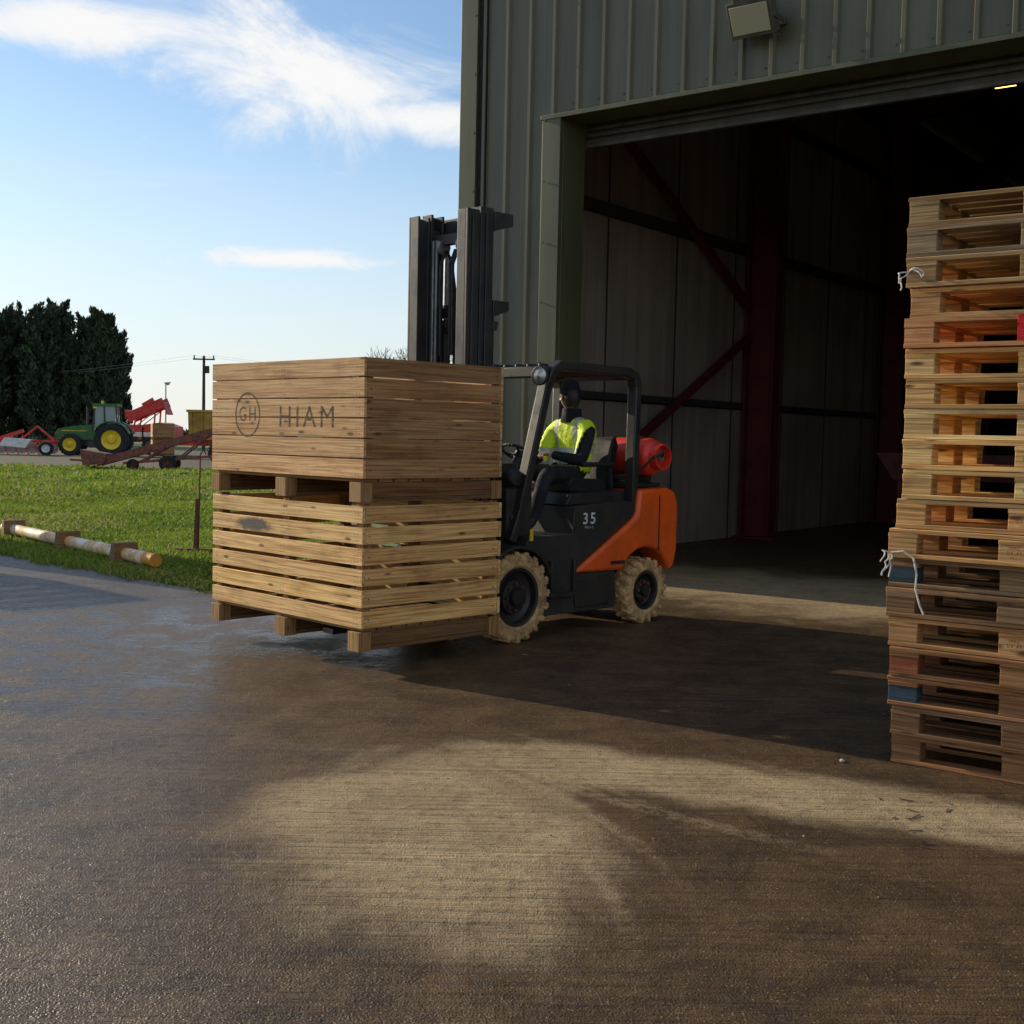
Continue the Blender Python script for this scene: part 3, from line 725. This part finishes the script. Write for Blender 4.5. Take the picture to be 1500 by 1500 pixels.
for m in (M_NAVY,M_TROUS,M_SKIN,M_BOOT): me.materials.append(m)
tor=[]
for p in me.polygons:
    c=p.center
    if c.z<.92 : k=3
    elif c.z<hz+.06 and (c.x<1.12 or c.z<hz-.0) and not(c.y<.40 and c.z>hz+.03 and c.x>.8): k=1
    elif c.z>hz+.475 and abs(c.y-.6)<.09: k=2
    else: k=0
    p.material_index=k
    if k==0 and abs(c.y-.6)<.225 and hz-.06<c.z<hz+.455 and c.x>1.04: tor.append(p.index)
m,t,b=newmat('hi_vis'); co=t.n('ShaderNodeTexCoord').outputs['Object']; sp=t.n('ShaderNodeSeparateXYZ',{0:co}).outputs
def band(x,a,bb): return t.math('MULTIPLY',t.math('GREATER_THAN',x,a),t.math('LESS_THAN',x,bb))
bd=t.math('MAXIMUM',band(sp[2],hz+.05,hz+.10),band(sp[2],hz+.165,hz+.205))
yb=t.math('ABSOLUTE',t.math('SUBTRACT',sp[1],.6)); bd=t.math('MAXIMUM',bd,t.math('MULTIPLY',band(yb,.085,.13),t.math('GREATER_THAN',sp[2],hz+.2)))
c=t.mix(bd,(.72,.92,.02),(.5,.52,.52)); L(t,c,b.inputs['Base Color']); b.inputs['Roughness'].default_value=.6
L(t,t.n('ShaderNodeBump',{'Strength':.8,'Distance':.03,'Height':t.noise(co,9,3)}).outputs[0],b.inputs['Normal'])
M_HV=m
vm=me.copy(); bm=bmesh.new(); bm.from_mesh(vm); ts=set(tor)
bm.faces.ensure_lookup_table()
bmesh.ops.delete(bm,geom=[f for f in bm.faces if f.index not in ts],context='FACES')
bm.normal_update()
for v in bm.verts: v.co+=v.normal*.02
bm.to_mesh(vm); bm.free(); vm.materials.clear(); vm.materials.append(M_HV)
for p in vm.polygons:p.material_index=0
vo=bpy.data.objects.new('hi_vis_waistcoat',vm);COL.objects.link(vo);vo.parent=DR; sm=vo.modifiers.new('s','SOLIDIFY');sm.thickness=.008
def head():
    bm=bmesh.new(); bmesh.ops.create_uvsphere(bm,u_segments=32,v_segments=24,radius=1)
    for v in bm.verts:
        x,y_,z=v.co
        X=x*.098; Y=y_*.076; Z=z*.118
        if z<0: Y*=1+.32*z; 
        if z<-.1 and x>0: X*=1-.05*z
        if z<-.3 and x<0: X*=1+.35*(z+.3)
        if x>.8: 
            X+=.028*math.exp(-((z+.12)/.13)**2-(y_/.14)**2)
            X-=.012*math.exp(-((z-.05)/.1)**2-((abs(y_)-.36)/.16)**2)
            X+=.006*math.exp(-((z+.42)/.06)**2-(y_/.3)**2)
        v.co=(X,Y,Z)
    me=bpy.data.meshes.new('head'); bm.to_mesh(me); bm.free(); me.materials.append(M_SKIN)
    for p in me.polygons:p.use_smooth=True
    h=bpy.data.objects.new('head',me);COL.objects.link(h)
    h.parent=DR; h.location=(1.18,.605,hz+.645); h.rotation_euler=(0,R(4),R(72))
    mb=MB()
    for s in(-1,1):
        mb.lathe((.0,s*.074,-.01),(0,s,0),[(.001,0),(.02,.0),(.03,.012),(.022,.02),(.001,.012)],14,0)
        mb.lathe((.083,s*.031,.008),(1,s*.2,0),[(.012,0),(.009,.007),(.001,.011)],12,1)
        mb.lathe((.089,s*.032,.008),(1,s*.2,0),[(.005,0),(.004,.005),(.001,.006)],10,2)
        mb.box((.094,s*.031,.028),(.01,.034,.007),None,2)
    mb.box((.095,0,-.052),(.01,.044,.007),None,3)
    mb.obj('face_parts',[M_SKIN,M_WHITE,M_BLACK,M_RED],h)
    b2=MB(); b2.lathe((-.012,0,-.02),(0,0,1),[(.062,-.07),(.085,-.045),(.099,.0),(.1,.05),(.08,.09)],24,0); o=b2.obj('hair',[M_BLACK],h); o.scale=(.98,.8,1); o.location=(-.012,0,0)
    prof=[(.001,.132),(.035,.129),(.068,.112),(.088,.085),(.1,.05),(.105,.02),(.109,.015),(.109,-.012),(.1,-.014)]
    b2=MB(); b2.lathe((0,0,0),(0,0,1),prof,28,0)
    o=b2.obj('beanie',[M_NAVY],h); o.scale=(1,.82,1); o.location=(-.006,0,.02); o.rotation_euler=(0,R(-8),0)
    b2=MB(); b2.lathe((0,0,0),(0,0,1),[(.10,-.03),(.088,.03),(.082,.09),(.07,.09)],20,0); o=b2.obj('collar',[M_NAVY],DR); o.location=(1.21,.603,hz+.455)
head()
def hand(name,wr,fw,side,down,parent):
    wr=Vector(wr);fw=Vector(fw).normalized();side=Vector(side).normalized();down=Vector(down).normalized()
    V=[(tuple(wr),(.026,.026)),(tuple(wr+fw*.035),(.03,.02)),(tuple(wr+fw*.065),(.034,.018))];E=[(0,1),(1,2)]
    for i,(o_,l) in enumerate(((-.03,.9),(-.01,1.0),(.01,.95),(.028,.75))):
        b0=wr+fw*.085+side*o_; k=len(V)
        p1=b0+fw*.03*l; p2=p1+(fw*.4+down).normalized()*.026*l; p3=p2+(down-fw*.7).normalized()*.02*l
        for q,r in ((b0,.0095),(p1,.009),(p2,.0085),(p3,.007)): V.append((tuple(q),(r,r)))
        E+=[(2,k),(k,k+1),(k+1,k+2),(k+2,k+3)]
    k=len(V); q0=wr+fw*.04-side*.035; q1=q0+(fw*.7-side*.4+down*.5).normalized()*.035; q2=q1+(fw*.5+down).normalized()*.025
    for q,r in ((q0,.012),(q1,.0105),(q2,.009)): V.append((tuple(q),(r,r)))
    E+=[(1,k),(k,k+1),(k+1,k+2)]
    o=skin(name,V,E,parent,2); o.data.materials.clear(); o.data.materials.append(M_SKIN)
hand('left_hand',(.715,.385,hz+.155),(-1,.0,.0),(0,1,0),(-.1,0,-1),DR)
hand('right_hand',(.715,.72,hz+.15),(-1,-.25,.0),(0,-1,0),(-.1,0,-1),DR)

# ------------------------------------------------------------------ yard edge bits
PL=empty('pole_barrier',(0,0,0))
mb=MB(); a=Vector((-3.93,13.35,.13)); bq=Vector((-7.25,17.3,.13)); 
segs=[a+(bq-a)*k for k in (0,.05,.15,.19,.50,.54,1.0)]
for i in range(6):
    mb.cyl(segs[i],segs[i+1],.075,.073,18,(1 if i in(0,2,4) else 0),caps=True)
mb.obj('pole',[simple('weathered_yellow_paint',(.74,.66,.54),.6,0,.45,4,dirt=(.60,.34,.10)),simple('orange_pole_end',(.72,.34,.05),.6)],PL)
mb=MB(); dr=(bq-a).normalized(); sd=Vector((-dr.y,dr.x,0))
for k in (.17,.52,.93):
    c=a+(bq-a)*k
    M3=Matrix((dr,sd,Vector((0,0,1)))).transposed()
    mb.box(c+Vector((0,0,-.005)),(.20,.32,.27),M3,0,(.28,.18,.11),taper=(.4,.9))
mb.obj('support_blocks',[M_WOOD],PL,bevel=.01)
ST=empty('marker_stake',(-3.98,15.2,0))
mb=MB(); mb.beam((0,0,0),(.03,0,.72),.045,.045,0); mb.cyl((.04,0,.1),(.06,.0,1.28),.009,n=6); mb.tube([Vector((.06,0,1.28)),Vector((.1,0,1.34)),Vector((.13,0,1.28))],.009,6)
mb.obj('post',[M_RUST],ST)
mb=MB(); mb.beam((-.3,.02,.05),(.25,-.05,.05),.12,.09,0,(.18,.09,.055)); mb.beam((-.28,-.12,.03),(-.2,.22,.05),.08,.08,0,(.16,.08,.05)); mb.obj('foot',[M_WOOD],ST,bevel=.006)

# ------------------------------------------------------------------ distant machinery
def bigwheel(mb,c,r,w_,mt,mr,dish=.0):
    c=Vector(c)
    mb.lathe(c-Vector((0,w_/2,0)),(0,1,0),[(r*.6,.02),(r*.64,0),(r*.93,0),(r,.05),(r,w_-.05),(r*.93,w_),(r*.64,w_),(r*.6,w_-.02)],28,mt)
    mb.lathe(c-Vector((0,w_/2,0)),(0,1,0),[(r*.62,.02),(r*.56,.06),(r*.3,.14),(r*.2,.06),(.001,.05)],24,mr)
    mb.lathe(c+Vector((0,w_/2,0)),(0,-1,0),[(r*.62,.02),(r*.56,.06),(r*.3,.14),(r*.2,.06),(.001,.05)],24,mr)
    for i in range(20):
        a=i*math.pi/10; mb.box(c+Vector((math.cos(a)*r,0,math.sin(a)*r)),(.05,w_,.06),Matrix.Rotation(-a,3,'Y')@Matrix.Rotation(R(25),3,'X'),mt)
T=empty('tractor',(-24.0,70,0),R(8))
mb=MB()
bigwheel(mb,(.95,-.85,.92),.92,.5,0,1); bigwheel(mb,(.95,.85,.92),.92,.5,0,1); bigwheel(mb,(-1.35,-.8,.62),.62,.4,0,1); bigwheel(mb,(-1.35,.8,.62),.62,.4,0,1)
mb.obj('wheels',[M_RUBBER,M_YELJ],T)
mb=MB()
mb.prism([(-2.2,.85),(-2.3,1.2),(-2.1,1.5),(-1.2,1.68),(-.1,1.78),(-.1,.9),(-1,.85)],-.38,.38,0)
for s in(-1,1):
    ya,yb_=sorted((s*.55,s*1.1)); ar=arcpts(.95,.92,1.08,155,20,8)+list(reversed(arcpts(.95,.92,1.02,155,20,8))); mb.prism(ar,ya,yb_,0)
mb.bx(-.15,1.25,-.75,.75,2.82,2.98,0)
mb.bx(-2,1.2,-.25,.25,.55,.9,1); mb.bx(-.1,1.2,-.7,.7,.9,1.4,0)
for x_,xt in ((-.15,.0),(1.25,1.15),(.55,.5)):
    for s in (-1,1): mb.beam((x_,s*.72,1.4),(xt,s*.68,2.85),.07,.07,1)
mb.bx(-.02,1.12,-.66,.66,1.42,2.82,2); mb.cyl((-.5,-.3,1.7),(-.5,-.3,2.75),.05,mat=1)
mb.beam((-.1,-.75,2.2),(-.3,-1.15,2.3),.03,.03,1); mb.box((-.3,-1.15,2.2),(.06,.18,.3),None,1)
mb.cyl((.3,0,2.98),(.3,0,3.15),.07,mat=3); mb.bx(-.1,.1,-.72,-.4,2.7,2.8,3)
mb.bx(-2.75,-2.3,-.4,.4,.5,.95,1); mb.bx(-.3,.5,-.95,-.7,.45,.8,1)
mb.bx(-1.9,-.5,-.386,-.381,1.38,1.42,3)
mb.obj('body',[M_GREENJ,M_BLACK,glassmat('cab_glass',(.20,.27,.28),.1),M_YELJ],T,bevel=.02)
Hh=empty('potato_harvester',(-22.6,76,0),R(-5))
mb=MB()
mb.prism([(-1.3,.95),(1.6,.9),(1.6,1.75),(.9,2.0),(-.4,1.8),(-1.3,1.85)],-1.2,1.0,0)
for s_ in (-1.05,-.15):
    mb.beam((-1.2,s_,2.25),(1.1,s_,3.25),.06,.6,0); mb.beam((-.8,s_,1.6),(-.6,s_,2.5),.08,.08,0); mb.beam((.5,s_,1.6),(.6,s_,3.0),.08,.08,0); mb.beam((-.7,s_,1.7),(.6,s_,2.7),.05,.05,2)
for i in range(14): mb.beam((-1.15+i*.17,-1.05,2.28+i*.0739),(-1.15+i*.17,-.15,2.28+i*.0739),.07,.05,2 if i%2 else 1)
mb.beam((1.05,-.6,3.2),(1.35,-.6,2.5),.9,.08,0); mb.beam((-1.3,-.6,2.2),(-1.35,-.6,2.75),.9,.06,0)
mb.beam((-.2,-1.1,3.0),(.5,-1.1,3.4),.05,.3,0)
mb.beam((-1.3,0,1.0),(-3.0,0,.6),.2,.2,0); mb.bx(-.9,1.3,-1.23,-1.19,1.1,1.38,3)
mb.bx(-.2,-.1,-1.24,-1.2,.9,1.7,1); mb.bx(.7,.8,-1.24,-1.2,.9,1.7,1)
for i in range(5): mb.cyl((-1.1+i*.5,-1.26,1.0),(-1.1+i*.5,-1.2,1.0),.12,n=12,mat=1)
bigwheel(mb,(.4,-1.2,.55),.55,.4,1,2); bigwheel(mb,(.4,1.1,.55),.55,.4,1,2)
mb.obj('frame_and_elevator',[M_RED,M_RUBBER,M_STEEL,M_WHITE],Hh)
Cc=empty('cultivator',(-28.2,68,0),R(10))
mb=MB()
mb.beam((-2.5,0,.75),(2.4,0,.75),.15,.15,0); mb.beam((-2.5,.9,.75),(2.4,.9,.75),.15,.15,0); mb.beam((-1.8,-.6,.4),(.8,-.4,1.35),.12,.2,0)
for i in range(9):
    x=-2.3+i*.55; mb.tube([Vector((x,0,.75)),Vector((x-.2,0,.5)),Vector((x-.12,0,.2)),Vector((x,0,.02))],.035,6,0); mb.cyl((x,.86,.35),(x,.94,.35),.3,n=14,mat=1)
mb.beam((-2.2,-.3,1.3),(-.2,-.3,.7),.1,.1,0); mb.beam((.4,.2,.75),(1.4,.2,1.6),.1,.1,0); mb.beam((1.4,.2,1.6),(2.4,.2,.75),.1,.1,0)
mb.prism([(-.4,.5),(1.0,.4),(1.3,.85),(-.1,.95)],-1.0,-.3,2); bigwheel(mb,(-2.0,-.4,.4),.4,.25,3,0); bigwheel(mb,(2.0,-.5,.38),.38,.25,3,2)
mb.obj('frame_and_tines',[M_RED,M_STEEL,M_WHITE,M_RUBBER],Cc)
Ev=empty('rusty_elevator',(-13.4,47,0),R(4))
mb=MB()
for s in(-.35,.35):
    mb.beam((-2.6,s,.25),(3.2,s,1.95),.06,.28,0); mb.beam((-1.6,s,.25),(2.0,s,.6),.06,.1,0)
    mb.beam((.4,s,.4),(1.6,s,1.4),.05,.06,0); mb.beam((-1,s,.3),(.2,s,1.0),.05,.06,0)
for i in range(22): mb.beam((-2.5+i*.26,-.33,.32+i*.0762),(-2.5+i*.26,.33,.32+i*.0762),.05,.04,2)
mb.prism([(-3.1,.15),(-2.3,.2),(-2.2,.6),(-3.2,.75)],-.45,.45,0)
bigwheel(mb,(.1,-.5,.28),.28,.16,1,0); bigwheel(mb,(.1,.5,.28),.28,.16,1,0); bigwheel(mb,(-1.2,-.5,.2),.2,.14,1,0)
mb.beam((-2.5,-.45,.3),(-3.6,-.3,.35),.08,.08,0)
mb.obj('frame',[simple('conveyor_red',(.26,.07,.05),.7,0,.4,5,dirt=(.10,.05,.035)),M_RUBBER,M_STEEL],Ev)
Tr=empty('tipping_trailer',(-15.3,61,0),R(-6))
mb=MB()
mb.prism([(-.6,1.1),(3.5,1.1),(3.6,2.55),(-.65,2.55)],-1.2,1.2,0)
for i in range(8): mb.bx(-.5+i*.55,-.42+i*.55,-1.26,-1.2,1.1,2.5,0)
mb.bx(-.7,3.7,-1.3,-1.2,2.46,2.58,0); mb.bx(-1.4,3.4,-.5,.5,.8,1.08,1)
bigwheel(mb,(.9,-1.1,.5),.5,.35,2,1); bigwheel(mb,(2.1,-1.1,.5),.5,.35,2,1); bigwheel(mb,(.9,1.1,.5),.5,.35,2,1); bigwheel(mb,(2.1,1.1,.5),.5,.35,2,1)
mb.obj('body',[M_YEL,M_RED,M_RUBBER],Tr)
Sh=empty('farm_shed',(-50,125,0),R(0))
mb=MB(); mb.bx(-8,6.5,0,6,0,2.2,0); mb.prism([(-.3,2.2),(6.3,2.2),(3,2.9)],-8.2,6.7,1,plane='yz')
for i in range(5): mb.bx(-7+i*2.7,-5.6+i*2.7,-.03,-.005,.9,1.7,2)
mb.obj('walls_and_roof',[M_GREY,simple('pale_roof',(.5,.53,.56),.6,0,.2,.6),M_GLASS],Sh)
for px,dd in ((222,72),):
    for i in range(2):
        e=empty('offscreen_shadow_crate',((px-750)/1775*dd,dd,i*.97),R(20)); o=bpy.data.objects.new('box_boards',solid_me);COL.objects.link(o);o.parent=e
Up=empty('utility_pole',(-25.8,101,0),0)
mb=MB(); mb.cyl((0,0,0),(0,0,7.7),.15,.11,10); mb.beam((-.9,0,7.45),(.9,0,7.45),.12,.12)
for x in(-.8,0,.8): mb.cyl((x,0,7.5),(x,0,7.78),.06,.05,8)
mb.box((.25,-.1,6.6),(.4,.3,.6)); mb.obj('pole_and_crossarm',[M_BARK],Up)
mb=MB()
for x in(-.8,.8):
    pts=[Vector((x+k*(-60)/10-.0,k*4,7.75-1.6*math.sin(math.pi*k/10)-k*.02)) for k in range(11)]; mb.tube(pts,.007,3)
    pts=[Vector((x+k*(45)/10,k*2,7.75-1.3*math.sin(math.pi*k/10))) for k in range(11)]; mb.tube(pts,.007,3)
mb.obj('wires',[M_GREY],Up,recalc=False)
Lp=empty('street_lamp',(-25.8,90,0)); mb=MB(); mb.cyl((0,0,0),(0,0,5.0),.06,.045,8); mb.beam((-.1,0,5.0),(.35,0,5.05),.12,.08); mb.lathe((.15,0,4.93),(0,0,1),[(.001,-.1),(.14,-.02),(.14,.06),(.001,.1)],12); mb.obj('pole_and_head',[M_STEEL],Lp)

# ------------------------------------------------------------------ debris on the yard
mb=MB(); rnd=random.Random(11)
for i in range(240):
    x=rnd.uniform(-3,4.5); y_=rnd.uniform(2.2,12)
    s=rnd.uniform(.002,.006)
    mb.box((x,y_,s*.3),(s*rnd.uniform(1,2),s,s*.7),Matrix.Rotation(rnd.random()*6,3,'Z'),0,rnd.choice([(.05,.035,.02),(.3,.24,.15),(.12,.09,.05),(.25,.2,.12)]))
for i in range(18):
    x=rnd.uniform(1.5,2.6);y_=rnd.uniform(4.6,5.4); a=rnd.random()*6; l=rnd.uniform(.02,.07)
    mb.beam((x,y_,.003),(x+l*math.cos(a),y_+l*math.sin(a),.005),.004,.004,0,(.12,.07,.04))
mb.lathe((1.67,5.95,.006),(0,0,1),[(.001,-.006),(.012,-.004),(.013,.003),(.006,.008),(.001,.009)],8,0,(.5,.45,.36))
mb.obj('loose_debris',[attrmat('debris')])

# ------------------------------------------------------------------ camera, light, sky
cam=bpy.data.cameras.new('camera'); co_=bpy.data.objects.new('camera',cam); COL.objects.link(co_)
cam.lens=42.6; cam.sensor_width=36; cam.clip_end=6000; cam.clip_start=.05
co_.matrix_world=Matrix.Translation((0,0,1.58))@Matrix.Rotation(R(90-3.55),4,'X')@Matrix.Rotation(R(1.22),4,'Z')
scene.camera=co_
SUN=Vector((-.832*math.cos(R(19)),.555*math.cos(R(19)),math.sin(R(19)))).normalized()
sl=bpy.data.lights.new('sun','SUN'); sl.energy=5.0; sl.angle=R(.5); sl.color=(1,.86,.63)
so=bpy.data.objects.new('sun',sl);COL.objects.link(so); so.rotation_euler=SUN.to_track_quat('Z','Y').to_euler(); so.location=(-20,20,20)
W=bpy.data.worlds.new('World'); scene.world=W; W.use_nodes=True; t=NT(W.node_tree)
bg=W.node_tree.nodes['Background']
sky=t.n('ShaderNodeTexSky',sky_type='NISHITA'); sky.sun_disc=False; sky.sun_elevation=R(19); sky.sun_rotation=math.atan2(SUN.x,SUN.y)%(2*math.pi); sky.air_density=1.0; sky.dust_density=.3; sky.ozone_density=1.6
gc=t.n('ShaderNodeTexCoord').outputs['Generated']
sep=t.n('ShaderNodeSeparateXYZ',{0:gc}).outputs
zc=t.math('ADD',t.math('MAXIMUM',sep[2],.0),.07)
pv=t.n('ShaderNodeCombineXYZ',{0:t.math('DIVIDE',sep[0],zc),1:t.math('DIVIDE',sep[1],zc),2:0.0}).outputs[0]
n1=t.noise(t.mapping(pv,(2.4,1.15,1),(0,0,R(30))),1.0,6,.66,.7)
n2=t.noise(t.mapping(pv,(.35,1.6,1),(0,0,R(12))),1.2,3,.62)
yd=t.math('MAXIMUM',sep[1],.05)
vv=t.n('ShaderNodeCombineXYZ',{0:t.math('DIVIDE',sep[0],yd),1:t.math('DIVIDE',sep[2],yd),2:0.0}).outputs[0]
def blob(ax,el,rx,ry,rot=0): return ellipse(t,vv,ax,el,rx,ry,rot)
k1=blob(-.17,.285,.17,.06,R(-10))
for bb in (blob(-.36,.325,.20,.026,R(-4)),blob(-.09,.255,.14,.028,R(-4)),t.math('SUBTRACT',blob(-.18,.14,.15,.010),.15)): k1=t.math('MAXIMUM',k1,bb)
k1=t.math('ADD',t.math('MAXIMUM',k1,-1.0),t.math('MULTIPLY',t.math('SUBTRACT',n1,.5),3.2))
front=t.math('GREATER_THAN',sep[1],0.05)
c1_=t.math('MULTIPLY',t.ramp(k1,-.1,.95),front)
c2_=t.math('MULTIPLY',t.ramp(n2,.55,.85),.35)
rear_fill_cloud=t.math('MULTIPLY',t.ramp(t.math('MULTIPLY',sep[1],-1.0),-.05,.5),t.ramp(n2,.35,.65))  # unseen cloud behind the camera, added to whiten and lift the fill light
cl=t.math('MAXIMUM',c1_,c2_); cl=t.math('MAXIMUM',cl,t.math('MULTIPLY',rear_fill_cloud,.6))
cl=t.math('MULTIPLY',cl,t.ramp(sep[2],.01,.09))
base=t.mix(1.0,sky.outputs[0],(.93,.98,1.04),'MULTIPLY')
hz_=t.math('SUBTRACT',1.0,t.ramp(sep[2],-.02,.28))
base=t.mix(t.math('MULTIPLY',hz_,.8),base,(5.1,5.35,5.7))
skc=t.mix(cl,base,(6.4,6.4,6.4))
L(t,skc,bg.inputs[0]); bg.inputs[1].default_value=.148
scene.view_settings.view_transform='Standard'; scene.view_settings.look='None'; scene.view_settings.exposure=0
